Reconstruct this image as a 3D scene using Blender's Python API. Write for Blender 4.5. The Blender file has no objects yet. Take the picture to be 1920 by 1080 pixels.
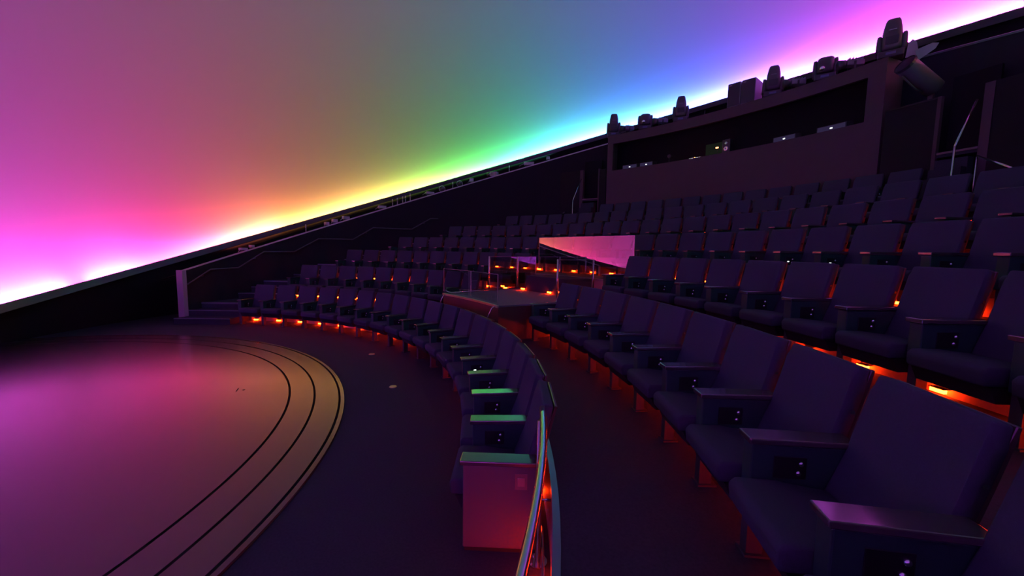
import bpy, bmesh, math, random
from mathutils import Vector, Matrix
random.seed(7)
PI = math.pi
sc = bpy.context.scene
C = sc.collection

# ------------------------------------------------------------------ camera
F_PX = 752.63
CAM = Vector((7.4004, -2.7814, 1.9675))
PITCH = 0.0954
ROLL = 0.01587
cam_d = bpy.data.cameras.new('camera')
cam_d.sensor_width = 36.0
cam_d.lens = 36.0 * F_PX / 1920.0
cam_d.clip_start = 0.05
cam_d.clip_end = 200
cam = bpy.data.objects.new('camera', cam_d)
C.objects.link(cam)
CAM_ROT = Matrix.Rotation(PI / 2 - PITCH, 3, 'X') @ Matrix.Rotation(ROLL, 3, 'Z')
cam.matrix_world = Matrix.Translation(CAM) @ CAM_ROT.to_4x4()
sc.camera = cam

# ------------------------------------------------------------------ world + colour management
w = bpy.data.worlds.new('world')
sc.world = w
w.use_nodes = True
w.node_tree.nodes['Background'].inputs['Color'].default_value = (0, 0, 0, 1)
w.node_tree.nodes['Background'].inputs['Strength'].default_value = 0.0
sc.view_settings.view_transform = 'Standard'
sc.view_settings.look = 'None'
sc.view_settings.exposure = 0.0
sc.view_settings.gamma = 1.0
sc.view_settings.use_curve_mapping = False
LED_POWER = 720.0
STEP_POWER = 290.0
sc.cycles.max_bounces = 8
sc.cycles.diffuse_bounces = 4
sc.cycles.glossy_bounces = 4
sc.cycles.transparent_max_bounces = 12
sc.cycles.sample_clamp_indirect = 6.0
sc.cycles.caustics_reflective = False
sc.cycles.caustics_refractive = False

# ------------------------------------------------------------------ layout constants (world origin = centre of the round stage, z = 0 stage floor)
AL = 0.597                       # axis of the auditorium
TAU = math.radians(20.0)         # tilt of the dome
TC = 9.1                         # dome centre along the axis
CC = Vector((TC * math.cos(AL), TC * math.sin(AL)))
OD = Vector((CC.x, CC.y, 0.497 + math.tan(TAU) * TC))
A3 = Vector((math.cos(AL) * math.cos(TAU), math.sin(AL) * math.cos(TAU), math.sin(TAU)))
B3 = Vector((-math.sin(AL), math.cos(AL), 0))
N3 = A3.cross(B3)
R_WALL = 8.66                    # inner side wall around the seating
SP = 0.60                        # seat pitch
ROW_R = [7.111, 8.628, 10.185, 11.628, 13.013, 14.366, 15.707]
ROW_Z = [0.0, 0.46, 0.92, 1.386, 1.84, 2.293, 2.714]
EDGE = [None, 7.69, 9.25, 10.70, 12.085, 13.435, 14.78]
R_BOOTH = 16.45

def pol(R, az, z=0.0):
    return Vector((R * math.cos(az), R * math.sin(az), z))
def rim(r, psi, h=0.0):
    return OD + A3 * (r * math.cos(psi)) + B3 * (r * math.sin(psi)) + N3 * h
def plane_z(p, z0):
    return z0 + math.tan(TAU) * (p.x * math.cos(AL) + p.y * math.sin(AL))
def az_wall(R, rw=R_WALL):
    c = (R * R + TC * TC - rw * rw) / (2 * R * TC)
    return math.acos(max(-1, min(1, c)))
def ray(px, py):
    d = Vector(((px - 960) / F_PX, (540 - py) / F_PX, -1.0))
    return CAM_ROT @ d
def hit_cyl(px, py, R, c=Vector((0, 0))):
    d = ray(px, py); o = Vector((CAM.x - c.x, CAM.y - c.y))
    A = d.x * d.x + d.y * d.y; B = o.x * d.x + o.y * d.y; K = o.dot(o) - R * R
    t = (-B + math.sqrt(max(B * B - A * K, 0))) / A
    return CAM + d * t

# ------------------------------------------------------------------ materials
MATS = {}
def mat(name, col, rough=0.6, metal=0.0, spec=0.5, noise=0.0, nscale=40.0, bump=0.0, bscale=200.0, rnoise=0.0, coat=0.0):
    if name in MATS: return MATS[name]
    m = bpy.data.materials.new(name); m.use_nodes = True
    nt = m.node_tree; b = nt.nodes['Principled BSDF']
    b.inputs['Base Color'].default_value = (*col, 1)
    b.inputs['Roughness'].default_value = rough
    b.inputs['Metallic'].default_value = metal
    b.inputs['Specular IOR Level'].default_value = spec
    b.inputs['Coat Weight'].default_value = coat
    b.inputs['Coat Roughness'].default_value = 0.1
    tc = nt.nodes.new('ShaderNodeTexCoord')
    if noise or rnoise:
        n = nt.nodes.new('ShaderNodeTexNoise'); n.inputs['Scale'].default_value = nscale
        n.inputs['Detail'].default_value = 6
        nt.links.new(tc.outputs['Object'], n.inputs['Vector'])
        if noise:
            mx = nt.nodes.new('ShaderNodeMix'); mx.data_type = 'RGBA'
            mx.inputs[6].default_value = (*[c * (1 - noise) for c in col], 1)
            mx.inputs[7].default_value = (*[min(1, c * (1 + noise)) for c in col], 1)
            nt.links.new(n.outputs['Fac'], mx.inputs[0])
            nt.links.new(mx.outputs[2], b.inputs['Base Color'])
        if rnoise:
            mr = nt.nodes.new('ShaderNodeMapRange')
            mr.inputs['To Min'].default_value = max(0, rough - rnoise); mr.inputs['To Max'].default_value = min(1, rough + rnoise)
            nt.links.new(n.outputs['Fac'], mr.inputs['Value']); nt.links.new(mr.outputs[0], b.inputs['Roughness'])
    if bump:
        n2 = nt.nodes.new('ShaderNodeTexNoise'); n2.inputs['Scale'].default_value = bscale
        bp = nt.nodes.new('ShaderNodeBump'); bp.inputs['Strength'].default_value = bump; bp.inputs['Distance'].default_value = 0.004
        nt.links.new(tc.outputs['Object'], n2.inputs['Vector'])
        nt.links.new(n2.outputs['Fac'], bp.inputs['Height']); nt.links.new(bp.outputs[0], b.inputs['Normal'])
    MATS[name] = m
    return m
def emit(name, col, strength):
    if name in MATS: return MATS[name]
    m = bpy.data.materials.new(name); m.use_nodes = True
    nt = m.node_tree; nt.nodes.clear()
    e = nt.nodes.new('ShaderNodeEmission'); o = nt.nodes.new('ShaderNodeOutputMaterial')
    e.inputs['Color'].default_value = (*col, 1); e.inputs['Strength'].default_value = strength
    nt.links.new(e.outputs[0], o.inputs['Surface'])
    MATS[name] = m
    return m
def glass_mat(name, refl, tint):
    m = bpy.data.materials.new(name); m.use_nodes = True
    nt = m.node_tree; nt.nodes.clear()
    o = nt.nodes.new('ShaderNodeOutputMaterial'); t = nt.nodes.new('ShaderNodeBsdfTransparent'); g = nt.nodes.new('ShaderNodeBsdfGlossy')
    mx = nt.nodes.new('ShaderNodeMixShader'); fr = nt.nodes.new('ShaderNodeFresnel'); mr = nt.nodes.new('ShaderNodeMapRange')
    t.inputs['Color'].default_value = (*tint, 1); g.inputs['Roughness'].default_value = 0.0; g.inputs['Color'].default_value = (.95, .95, .95, 1)
    fr.inputs['IOR'].default_value = 1.5
    mr.inputs['To Min'].default_value = refl; mr.inputs['To Max'].default_value = 1.0
    ge = nt.nodes.new('ShaderNodeNewGeometry'); sb = nt.nodes.new('ShaderNodeMath'); sb.operation = 'SUBTRACT'; sb.inputs[0].default_value = 1.0; ml = nt.nodes.new('ShaderNodeMath'); ml.operation = 'MULTIPLY'
    nt.links.new(ge.outputs['Backfacing'], sb.inputs[1]); nt.links.new(sb.outputs[0], ml.inputs[0]); nt.links.new(mr.outputs[0], ml.inputs[1])   # the coating reflects on the outer faces only
    nt.links.new(fr.outputs[0], mr.inputs['Value']); nt.links.new(ml.outputs[0], mx.inputs['Fac'])
    nt.links.new(t.outputs[0], mx.inputs[1]); nt.links.new(g.outputs[0], mx.inputs[2]); nt.links.new(mx.outputs[0], o.inputs['Surface'])
    return m

M_DOME = mat('dome_coating', (.20, .20, .20), 0.9, spec=.1)
M_CARPET = mat('carpet', (.034, .038, .048), 0.95, spec=.1, noise=.35, nscale=60, bump=.6, bscale=400)
M_STAGE = mat('stage_vinyl', (.036, .034, .033), 0.24, spec=.5, noise=.04, nscale=9, coat=.1)
M_STAGE.node_tree.nodes['Principled BSDF'].inputs['IOR'].default_value = 1.9
M_GROOVE = mat('stage_groove', (.01, .01, .01), 0.9, spec=.1)
M_BLACK = mat('black_wall_paint', (.008, .008, .009), 0.85, spec=.15)
M_WALL = mat('dark_wall_panel', (.008, .008, .011), 0.7, spec=.2, noise=.2, nscale=3)
M_PLASTER = mat('partition_edge', (.30, .30, .30), 0.6, spec=.3)
M_FABRIC = mat('seat_fabric', (.042, .049, .068), 0.9, spec=.15, noise=.12, nscale=90, bump=.5, bscale=600)
M_SHELL = mat('seat_shell_laminate', (.05, .035, .03), 0.30, spec=.5, noise=.2, nscale=12)
M_ARM = mat('armrest_panel', (.012, .046, .038), 0.6, spec=.3, bump=.2, bscale=300)
M_ARMTOP = mat('armrest_lacquer', (.05, .045, .045), 0.22, spec=.8, coat=.5)
M_LEG = mat('seat_leg_steel', (.028, .03, .035), 0.6)
M_BASE = mat('seat_underside', (.015, .015, .017), 0.8, spec=.2)
M_PLATE = mat('control_plate', (.008, .008, .009), 0.5, spec=.3)
M_CHROME = mat('chrome', (.85, .87, .88), 0.08, metal=1.0)
M_STEEL = mat('brushed_steel', (.55, .56, .58), 0.22, metal=1.0)
M_EDGE = mat('glass_edge', (.6, .62, .65), 0.25, metal=.7)
M_BOOTH = mat('booth_cladding', (.078, .056, .062), 0.75, spec=.2, noise=.06, nscale=5)
M_DEV = mat('fixture_black', (.035, .035, .04), 0.4, spec=.5)
M_DEV2 = mat('fixture_grey', (.07, .07, .075), 0.45, spec=.5)
M_RISER = mat('riser_panel', (.22, .19, .18), .6, spec=.3)
M_RAIL = mat('dark_rail', (.10, .10, .11), .4, metal=.6)
M_NOSE = mat('nosing_strip', (.16, .17, .19), 0.35, metal=.6)
M_WOOD = mat('platform_wood', (.035, .022, .018), 0.45, spec=.4, noise=.3, nscale=8)
M_BRASS = mat('brass_trim', (.55, .45, .25), 0.35, metal=.8)
M_GLASS = glass_mat('coated_glass', .38, (.8, .84, .86))
M_GLASS2 = glass_mat('clear_glass', .10, (.9, .94, .94))
M_STEP = emit('step_light_lens', (1.0, .022, .001), STEP_POWER)
M_WHITE_LED = emit('white_indicator', (.9, 1.0, .95), 3.0)
M_AMBER_LED = emit('amber_indicator', (1.0, .35, .15), 4.0)
M_SPOTLED = emit('downlight_lens', (.8, .8, 1.0), 1.2)
M_SCREEN = emit('dim_screen', (.20, .14, .42), .12)
M_SHEET_GLOW = emit('green_sheet_glow', (.25, .30, .23), .03)  # the sheet is no lamp; a faint glow is put into its colour

# ------------------------------------------------------------------ mesh helpers
def add_box(bm, x0, x1, y0, y1, z0, z1, M=None):
    vs = [Vector((x, y, z)) for z in (z0, z1) for y in (y0, y1) for x in (x0, x1)]
    if M is not None: vs = [M @ v for v in vs]
    v = [bm.verts.new(p) for p in vs]
    for f in ((0, 2, 3, 1), (4, 5, 7, 6), (0, 1, 5, 4), (2, 6, 7, 3), (0, 4, 6, 2), (1, 3, 7, 5)):
        bm.faces.new([v[i] for i in f])
    return v
def add_tube(bm, pts, r, n=10, cap=True):
    pts = [Vector(p) for p in pts]; rings = []
    for i, p in enumerate(pts):
        d = (pts[min(i + 1, len(pts) - 1)] - pts[max(i - 1, 0)]).normalized()
        up = Vector((0, 0, 1)) if abs(d.z) < .95 else Vector((1, 0, 0))
        x = d.cross(up).normalized(); y = x.cross(d)
        rr = r[i] if isinstance(r, (list, tuple)) else r
        rings.append([bm.verts.new(p + (x * math.cos(k * 2 * PI / n) + y * math.sin(k * 2 * PI / n)) * rr) for k in range(n)])
    for a, b in zip(rings[:-1], rings[1:]):
        for k in range(n): bm.faces.new((a[k], a[(k + 1) % n], b[(k + 1) % n], b[k]))
    if cap:
        bm.faces.new(rings[0][::-1]); bm.faces.new(rings[-1])
def add_prism(bm, prof, x0, x1):
    a = [bm.verts.new((x0, y, z)) for y, z in prof]; b = [bm.verts.new((x1, y, z)) for y, z in prof]
    n = len(prof)
    bm.faces.new(a); bm.faces.new(b[::-1])
    for i in range(n): bm.faces.new((a[i], b[i], b[(i + 1) % n], a[(i + 1) % n]))
def add_sector(bm, R0, R1, a0, a1, z0, z1, da=.03, nr=1):
    """solid ring sector; a0/a1/R0/R1 may be functions of nothing (numbers) or of R for the angles; z1 may be a function of (x, y)"""
    fa0 = a0 if callable(a0) else (lambda R: a0)
    fa1 = a1 if callable(a1) else (lambda R: a1)
    na = max(1, int(math.ceil(abs(fa1(R0) - fa0(R0)) / da)))
    T, B = [], []
    for i in range(nr + 1):
        R = R0 + (R1 - R0) * i / nr
        rt, rb = [], []
        for j in range(na + 1):
            az = fa0(R) + (fa1(R) - fa0(R)) * j / na
            p = pol(R, az)
            zt = z1(p) if callable(z1) else z1
            zb = z0(p) if callable(z0) else z0
            rt.append(bm.verts.new((p.x, p.y, zt))); rb.append(bm.verts.new((p.x, p.y, zb)))
        T.append(rt); B.append(rb)
    for i in range(nr):
        for j in range(na):
            bm.faces.new((T[i][j], T[i + 1][j], T[i + 1][j + 1], T[i][j + 1]))
            bm.faces.new((B[i][j], B[i][j + 1], B[i + 1][j + 1], B[i + 1][j]))
        bm.faces.new((T[i][0], B[i][0], B[i + 1][0], T[i + 1][0]))
        bm.faces.new((T[i][na], T[i + 1][na], B[i + 1][na], B[i][na]))
    for j in range(na):
        bm.faces.new((T[0][j], T[0][j + 1], B[0][j + 1], B[0][j]))
        bm.faces.new((T[nr][j], B[nr][j], B[nr][j + 1], T[nr][j + 1]))
def bevel(bm, off, seg=2):
    bmesh.ops.bevel(bm, geom=bm.edges[:], offset=off, segments=seg, profile=.5, affect='EDGES', clamp_overlap=True)
def mesh_of(name, bm, m, smooth=False):
    bmesh.ops.recalc_face_normals(bm, faces=bm.faces[:])
    me = bpy.data.meshes.new(name); bm.to_mesh(me); bm.free()
    if smooth:
        for p in me.polygons: p.use_smooth = True
    if m is not None: me.materials.append(m)
    return me
def link(name, me, parent=None, loc=None, rotz=None):
    o = bpy.data.objects.new(name, me); C.objects.link(o)
    if parent is not None: o.parent = parent
    if loc is not None: o.location = loc
    if rotz is not None: o.rotation_euler = (0, 0, rotz)
    return o
def obj(name, bm, m, parent=None, smooth=False, loc=None, rotz=None):
    return link(name, mesh_of(name, bm, m, smooth), parent, loc, rotz)
def thing(name, label, cat, loc=(0, 0, 0), rotz=0.0, group=None):
    o = bpy.data.objects.new(name, None); C.objects.link(o)
    o.empty_display_size = .1
    o.location = loc; o.rotation_euler = (0, 0, rotz)
    return tag(o, label, cat, group)
def tag(o, label, cat, group=None):
    o['label'] = label; o['category'] = cat
    if group: o['group'] = group
    return o
def struct(o, label=None, cat=None):
    o['kind'] = 'structure'
    if label: o['label'] = label
    if cat: o['category'] = cat
    return o
def B(): return bmesh.new()

# ================================================================== SETTING
# ---- dome
bm = B(); NPSI = 160; NL = 56; RD = 10.3
rows = []
for i in range(NL):
    lat = math.radians(-0.75 + (90.75 - .4) * i / (NL - 1))
    rows.append([bm.verts.new(rim(RD * math.cos(lat), 2 * PI * j / NPSI, RD * math.sin(lat))) for j in range(NPSI)])
top = bm.verts.new(rim(0, 0, RD))
for a, b in zip(rows[:-1], rows[1:]):
    for j in range(NPSI): bm.faces.new((a[j], a[(j + 1) % NPSI], b[(j + 1) % NPSI], b[j]))
for j in range(NPSI): bm.faces.new((rows[-1][j], rows[-1][(j + 1) % NPSI], top))
struct(obj('ceiling', bm, M_DOME, smooth=True), 'tilted white projection dome washed in rainbow light', 'dome')

def ring_profile(name, prof, m, label, cat, n=240, smooth=False, closed=True):
    bm = B(); R = []
    for j in range(n):
        psi = 2 * PI * j / n
        R.append([bm.verts.new(rim(r(psi) if callable(r) else r, psi, h)) for r, h in prof])
    k = len(prof)
    for j in range(n):
        a, b = R[j], R[(j + 1) % n]
        for i in range(k if closed else k - 1):
            bm.faces.new((a[i], a[(i + 1) % k], b[(i + 1) % k], b[i]))
    return struct(obj(name, bm, m, smooth=smooth), label, cat)
# cove lip and trough below the dome's edge; the trough is narrower above the equipment shelf, so some light falls through to it
TROUGH = lambda psi: 10.17 if math.radians(46) < psi < math.radians(120) else 10.29
ring_profile('trim_1', [(9.93, 0.0), (9.95, 0.0), (9.95, -.13), (TROUGH, -.13), (TROUGH, -.16), (9.93, -.16)],
             mat('cove_lip', (.03, .03, .032), .45, spec=.5), 'black cove trough running round the dome edge', 'cove')

# LED strip in the cove: colour changes round the ring (this is the room's light source)
KEY = [  # psi in degrees, colour, intensity
    (-180, (.05, .12, 1.0), .9), (-155, (.16, .10, 1.0), .95), (-130, (.85, .05, 1.0), 1.7), (-108, (.25, .10, 1.0), .6),
    (-85, (.06, .40, .95), .55), (-68, (.04, .80, .50), .5), (-54, (.30, .85, .08), .4), (-45, (1.0, .40, .06), .4), (-38, (1.0, .08, .10), .6), (-31.5, (1.0, .08, .5), .7),
    (-30, (1.0, .08, .95), 1.25), (-12, (.75, .09, 1.0), 1.15), (-2, (.34, .11, 1.0), 1.3), (8, (.11, .13, 1.0), 1.45), (20, (.07, .20, 1.0), 1.4),
    (32, (.08, .38, 1.0), 1.15), (42, (.10, .68, .90), .85), (50, (.10, .95, .48), .7), (60, (.11, 1.0, .20), .6), (72, (.26, .95, .13), .5),
    (82, (.62, .75, .12), .45), (94, (1.0, .52, .11), .46), (104, (1.0, .36, .09), .5), (109, (1.0, .31, .06), .65),
    (111, (1.0, .26, .10), 1.0), (119, (1.0, .16, .13), .95), (121, (1.0, .10, .15), .95), (127, (1.0, .055, .22), 1.0), (131, (1.0, .04, .30), 1.1),
    (133, (1.0, .04, .34), 1.3), (135, (1.0, .06, .42), 1.7), (140.1, (1.0, .07, .58), 1.9), (140.3, (1.0, .05, .3), .02), (142.6, (1.0, .05, .3), .02),
    (142.8, (1.0, .07, .62), 1.9), (150, (1.0, .08, .85), 1.6), (158, (.48, .10, 1.0), 1.1), (167, (.10, .12, 1.0), .95), (180, (.05, .12, 1.0), .9)]
def led_col(d):
    for (d0, c0, i0), (d1, c1, i1) in zip(KEY[:-1], KEY[1:]):
        if d0 <= d <= d1:
            t = (d - d0) / (d1 - d0)
            i = i0 + (i1 - i0) * t
            return [(a + (b - a) * t) * i for a, b in zip(c0, c1)]
bm = B(); NLED = 480
lay = bm.loops.layers.float_color.new('led')
LV = [[bm.verts.new(rim(r, 2 * PI * j / NLED - PI, h)) for r, h in ((10.060, -.078), (10.116, -.102))] for j in range(NLED)]
for j in range(NLED):
    a, b = LV[j], LV[(j + 1) % NLED]
    f = bm.faces.new((a[0], b[0], b[1], a[1]))
    col = led_col(-180 + 360 * (j + .5) / NLED)
    for l in f.loops: l[lay] = (*col, 1)
M_LED = emit('led_strip', (1, 1, 1), LED_POWER)
at = M_LED.node_tree.nodes.new('ShaderNodeAttribute'); at.attribute_name = 'led'
M_LED.node_tree.links.new(at.outputs['Color'], [n for n in M_LED.node_tree.nodes if n.type == 'EMISSION'][0].inputs['Color'])
tag(obj('led_strip', bm, M_LED), 'rainbow coloured led strip hidden in the cove below the dome', 'light strip')

# ---- outer wall: drops from the cove to the floor
bm = B(); n = 200; V = []
for j in range(n):
    psi = 2 * PI * j / n
    t = rim(10.44, psi, .06); V.append((bm.verts.new(t), bm.verts.new((t.x, t.y, -.06))))
for j in range(n):
    a, b = V[j], V[(j + 1) % n]; bm.faces.new((a[0], b[0], b[1], a[1]))
struct(obj('wall_outer', bm, M_BLACK, smooth=True), 'black outer wall below the dome edge', 'wall')
def outer_xy(psi, r=10.44):
    p = rim(r, psi); return p.x, p.y
def inside_outer(x, y, r=10.44):
    d = Vector((x - CC.x, y - CC.y))
    u = d.x * math.cos(AL) + d.y * math.sin(AL); v = -d.x * math.sin(AL) + d.y * math.cos(AL)
    return (u / math.cos(TAU)) ** 2 + v * v < r * r
# ---- floor
bm = B()
vs = [bm.verts.new((*outer_xy(2 * PI * j / 160), 0.0)) for j in range(160)]
bm.faces.new(vs)
struct(obj('floor', bm, M_CARPET), 'dark carpet floor around the round stage', 'floor')
# ---- stage: disc and rings with open joints
def stage_part(name, R0, R1, z, m, nr, label):
    bm = B(); NA = 256; g = {}
    Rs = [R0 + (R1 - R0) * i / nr for i in range(nr + 1)]
    def V(i, j, zz):
        k = (i, j % NA, zz)
        if k not in g: g[k] = bm.verts.new(pol(max(Rs[i], 1e-3), 2 * PI * (j % NA) / NA, zz))
        return g[k]
    for i in range(nr):
        for j in range(NA):
            c = pol((Rs[i] + Rs[i + 1]) / 2, 2 * PI * (j + .5) / NA)
            if not inside_outer(c.x, c.y, 10.40): continue
            bm.faces.new((V(i, j, z), V(i + 1, j, z), V(i + 1, j + 1, z), V(i, j + 1, z)))
            if i == nr - 1: bm.faces.new((V(i + 1, j, z), V(i + 1, j, .001), V(i + 1, j + 1, .001), V(i + 1, j + 1, z)))
            if i == 0 and R0 > .1: bm.faces.new((V(i, j, z), V(i, j + 1, z), V(i, j + 1, .001), V(i, j, .001)))
    return struct(obj(name, bm, m), label, 'stage floor')
stage_part('floor_stage_joint', 4.9, 5.72, .004, M_GROOVE, 1, 'black joints between the rings of the round stage')
stage_part('floor_stage', 0.0, 5.055, .022, M_STAGE, 24, 'smooth round stage floor reflecting pink and orange light')
stage_part('floor_stage_ring', 5.082, 5.350, .022, M_STAGE, 2, 'inner smooth ring around the round stage')
stage_part('floor_stage_ring', 5.376, 5.645, .022, M_STAGE, 2, 'outer smooth ring around the round stage')
stage_part('trim_2', 5.672, 5.715, .022, M_STAGE, 1, 'narrow edging strip round the stage')
for (px, py, lab) in ((737, 725, 'small metal floor plate in the carpet nearer the front row seats'), (697, 664, 'small faint metal floor plate farther back in the carpet')):
    d = ray(px, py); p = CAM + d * (-(CAM.z - .003) / d.z)
    bm = B(); bmesh.ops.create_cone(bm, cap_ends=True, segments=16, radius1=.055, radius2=.05, depth=.008)
    tag(obj('floor_plate', bm, M_BRASS, loc=(p.x, p.y, .005)), lab, 'floor plate', 'metal plates let into the carpet')
bm = B(); d = ray(445, 731); p = CAM + d * (-(CAM.z - .022) / d.z)
add_box(bm, -.006, .006, -.07, .07, 0, .002)
tag(obj('floor_slot', bm, M_GROOVE, loc=(p.x, p.y, .0215), rotz=.4), 'thin dark slot cut in the stage floor', 'slot')
bm = B(); d = ray(457, 731); p = CAM + d * (-(CAM.z - .022) / d.z)
bmesh.ops.create_cone(bm, cap_ends=True, segments=10, radius1=.016, radius2=.016, depth=.002)
tag(obj('floor_socket', bm, M_GROOVE, loc=(p.x, p.y, .0225)), 'tiny dark round socket beside the slot in the stage', 'socket')

# ---- tiers
LEG0 = {}   # first leg azimuth of each left section, needed by the risers and the steps
def leg0_from_tl(tl, R): return tl - .258 / (R + .511) + .5 * SP / R
TL = {1: None, 2: 1.440, 3: 1.387, 4: 1.292, 5: 1.192, 6: 1.070, 7: .857}
LEG0[1] = 1.479
for k in range(2, 8): LEG0[k] = leg0_from_tl(TL[k], ROW_R[k - 1])
def left_az(R, m=0.0): return AL + az_wall(R) - m / R
def right_az(R, m=0.0): return AL - az_wall(R) + m / R
for k in range(1, 7):
    R0 = EDGE[k]; R1 = EDGE[k + 1] + .02 if k < 6 else 17.60
    bm = B()
    add_sector(bm, R0, R1, lambda R: right_az(R, .01), lambda R: left_az(R, .01), -.05 if k == 1 else ROW_Z[k - 1] - .05, ROW_Z[k], nr=4)
    t = struct(obj('floor_tier', bm, M_CARPET), 'carpeted seating tier number %s from the stage' % ('one two three four five six'.split()[k - 1]), 'floor')
    bm = B()
    add_sector(bm, R0 - .008, R0 + .002, right_az(R0, .02) if k == 1 else 2 * AL - LEG0[k] - .02, LEG0[k] + .02, .001 if k == 1 else ROW_Z[k - 1] + .001, ROW_Z[k] - .036)
    obj('riser', bm, M_RISER, t)
    bm = B()   # metal nosing on the tier's front edge
    add_sector(bm, R0 - .012, R0 + .03, lambda R: right_az(R, .02), lambda R: left_az(R, .02), ROW_Z[k] - .035, ROW_Z[k] + .006, nr=1)
    obj('nosing', bm, M_NOSE, t)
# ---- aisle steps at both side walls: two steps in front of every riser
for k in range(1, 7):
    zb = ROW_Z[k - 1]; h = (ROW_Z[k] - zb) / 3
    for side in (0, 1):
        inner = LEG0[k] + .03
        st = thing('aisle_steps', 'dark carpeted steps in the %s aisle up to tier %s' % ('far left' if side == 0 else 'right hand', 'one two three four five six'.split()[k - 1]), 'steps', group='aisle steps along the side walls')
        for q in (1, 2):
            bm = B(); Ra = EDGE[k] - .33 * (3 - q)
            if side == 0: f0, f1 = (lambda R: inner), (lambda R: left_az(R, .02))
            else: f0, f1 = (lambda R: right_az(R, .02)), (lambda R: 2 * AL - inner)
            add_sector(bm, Ra, EDGE[k] - .004, f0, f1, zb + (.001 if q == 1 else .0) + h * (q - 1), zb + h * q, nr=3)
            s_ = obj('step', bm, M_CARPET, st)
            bm = B(); add_sector(bm, Ra - .008, Ra + .025, f0, f1, zb + h * q - .02, zb + h * q + .004)
            obj('nosing', bm, M_NOSE, s_)

# ---- side wall around the seating, its top parallel to the dome edge
def wall_arc(name, th0, th1, label, parent=None):
    """th: angle around the dome centre in plan"""
    bm = B(); n = max(4, int(abs(th1 - th0) / .03)); prev = None
    for i in range(n + 1):
        th = th0 + (th1 - th0) * i / n; q = []
        for r in (R_WALL, R_WALL + .12):
            p = Vector((CC.x + r * math.cos(th), CC.y + r * math.sin(th), 0))
            q += [bm.verts.new((p.x, p.y, 0.0)), bm.verts.new((p.x, p.y, plane_z(p, .065)))]
        if prev:
            a, b = prev, q
            bm.faces.new((a[0], b[0], b[1], a[1])); bm.faces.new((a[2], a[3], b[3], b[2])); bm.faces.new((a[1], b[1], b[3], a[3]))
        else: bm.faces.new((q[0], q[1], q[3], q[2]))
        prev = q
    bm.faces.new((prev[0], prev[2], prev[3], prev[1]))
    return struct(obj(name, bm, M_WALL, parent), label, 'wall')
e = hit_cyl(346, 560, R_WALL, CC); TH_END = math.atan2(e.y - CC.y, e.x - CC.x)
wl = wall_arc('wall_left', AL - PI * .0, TH_END, 'dark curved side wall left of the seats with sloping top')
wr = wall_arc('wall_right', AL, 2 * AL - TH_END, 'dark curved side wall right of the seats with sloping top')
def wall_cap(name, th0, th1, r0, r1, z0, z1, m, parent):
    bm = B(); n = max(2, int(abs(th1 - th0) / .03)); prev = None
    for i in range(n + 1):
        th = th0 + (th1 - th0) * i / n; q = []
        for r in (r0, r1):
            p = Vector((CC.x + r * math.cos(th), CC.y + r * math.sin(th), 0))
            for zz in (z0, z1): q.append(bm.verts.new((p.x, p.y, plane_z(p, zz))))
        if prev:
            a, b = prev, q
            for i0, i1 in ((0, 1), (1, 3), (3, 2), (2, 0)): bm.faces.new((a[i0], b[i0], b[i1], a[i1]))
        else: bm.faces.new((q[0], q[1], q[3], q[2]))
        prev = q
    bm.faces.new((prev[0], prev[2], prev[3], prev[1]))
    return obj(name, bm, m, parent)
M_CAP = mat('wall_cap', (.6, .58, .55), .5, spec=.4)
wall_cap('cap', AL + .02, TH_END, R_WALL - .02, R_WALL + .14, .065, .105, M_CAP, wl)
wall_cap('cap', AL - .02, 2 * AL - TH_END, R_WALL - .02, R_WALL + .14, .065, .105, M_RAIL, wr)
# the lit end post of the left wall
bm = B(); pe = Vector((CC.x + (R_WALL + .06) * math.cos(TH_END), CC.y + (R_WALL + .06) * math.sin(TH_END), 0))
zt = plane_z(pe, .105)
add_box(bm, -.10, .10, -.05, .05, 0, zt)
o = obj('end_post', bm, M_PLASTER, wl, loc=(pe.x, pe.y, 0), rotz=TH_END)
# equipment shelf between the side wall and the outer wall
bm = B(); n = 120; prev = None
for i in range(n + 1):
    th = AL + (TH_END - AL) * i / n
    q = []
    for r in (R_WALL + .13, 9.55):
        p = Vector((CC.x + r * math.cos(th), CC.y + r * math.sin(th), 0))
        for zz in (-.02, .02): q.append(bm.verts.new((p.x, p.y, plane_z(p, zz))))
    if prev:
        for i0, i1 in ((0, 1), (1, 3), (3, 2), (2, 0)): bm.faces.new((prev[i0], q[i0], q[i1], prev[i1]))
    prev = q
struct(obj('trim_3', bm, M_BLACK), 'black equipment shelf behind the side wall top', 'shelf')

# ---- handrail on the side wall (kinked like the stairs)
def wall_rail(pts, r, label, name='handrail', rad=.018, c=CC):
    P = [hit_cyl(x, y, r, c) for x, y in pts]
    fine = []
    for a, b in zip(P[:-1], P[1:]):
        for i in range(6):
            q = a.lerp(b, i / 6); d = Vector((q.x - c.x, q.y - c.y)); s = r / d.length
            fine.append(Vector((c.x + d.x * s, c.y + d.y * s, q.z)))
    fine.append(P[-1])
    t = thing(name, label, 'handrail', (0, 0, 0))
    bm = B(); add_tube(bm, fine, rad, 8); obj('rail', bm, M_RAIL, t, True)
    for k in range(4, len(fine), 12):
        q = fine[k]; d = Vector((q.x - c.x, q.y - c.y)).normalized()
        bm = B(); add_tube(bm, [q, q + Vector((0, 0, -.05)), Vector((q.x + d.x * (R_WALL - r), q.y + d.y * (R_WALL - r), q.z - .06))], .008, 6)
        obj('bracket', bm, M_RAIL, t, True)
    return t
wall_rail([(352, 533), (395, 505), (447, 502), (495, 472), (552, 472), (597, 448), (662, 449), (700, 427), (772, 430), (807, 410), (822, 410)], R_WALL - .07,
          'thin zigzag handrail along the dark left side wall')

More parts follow.
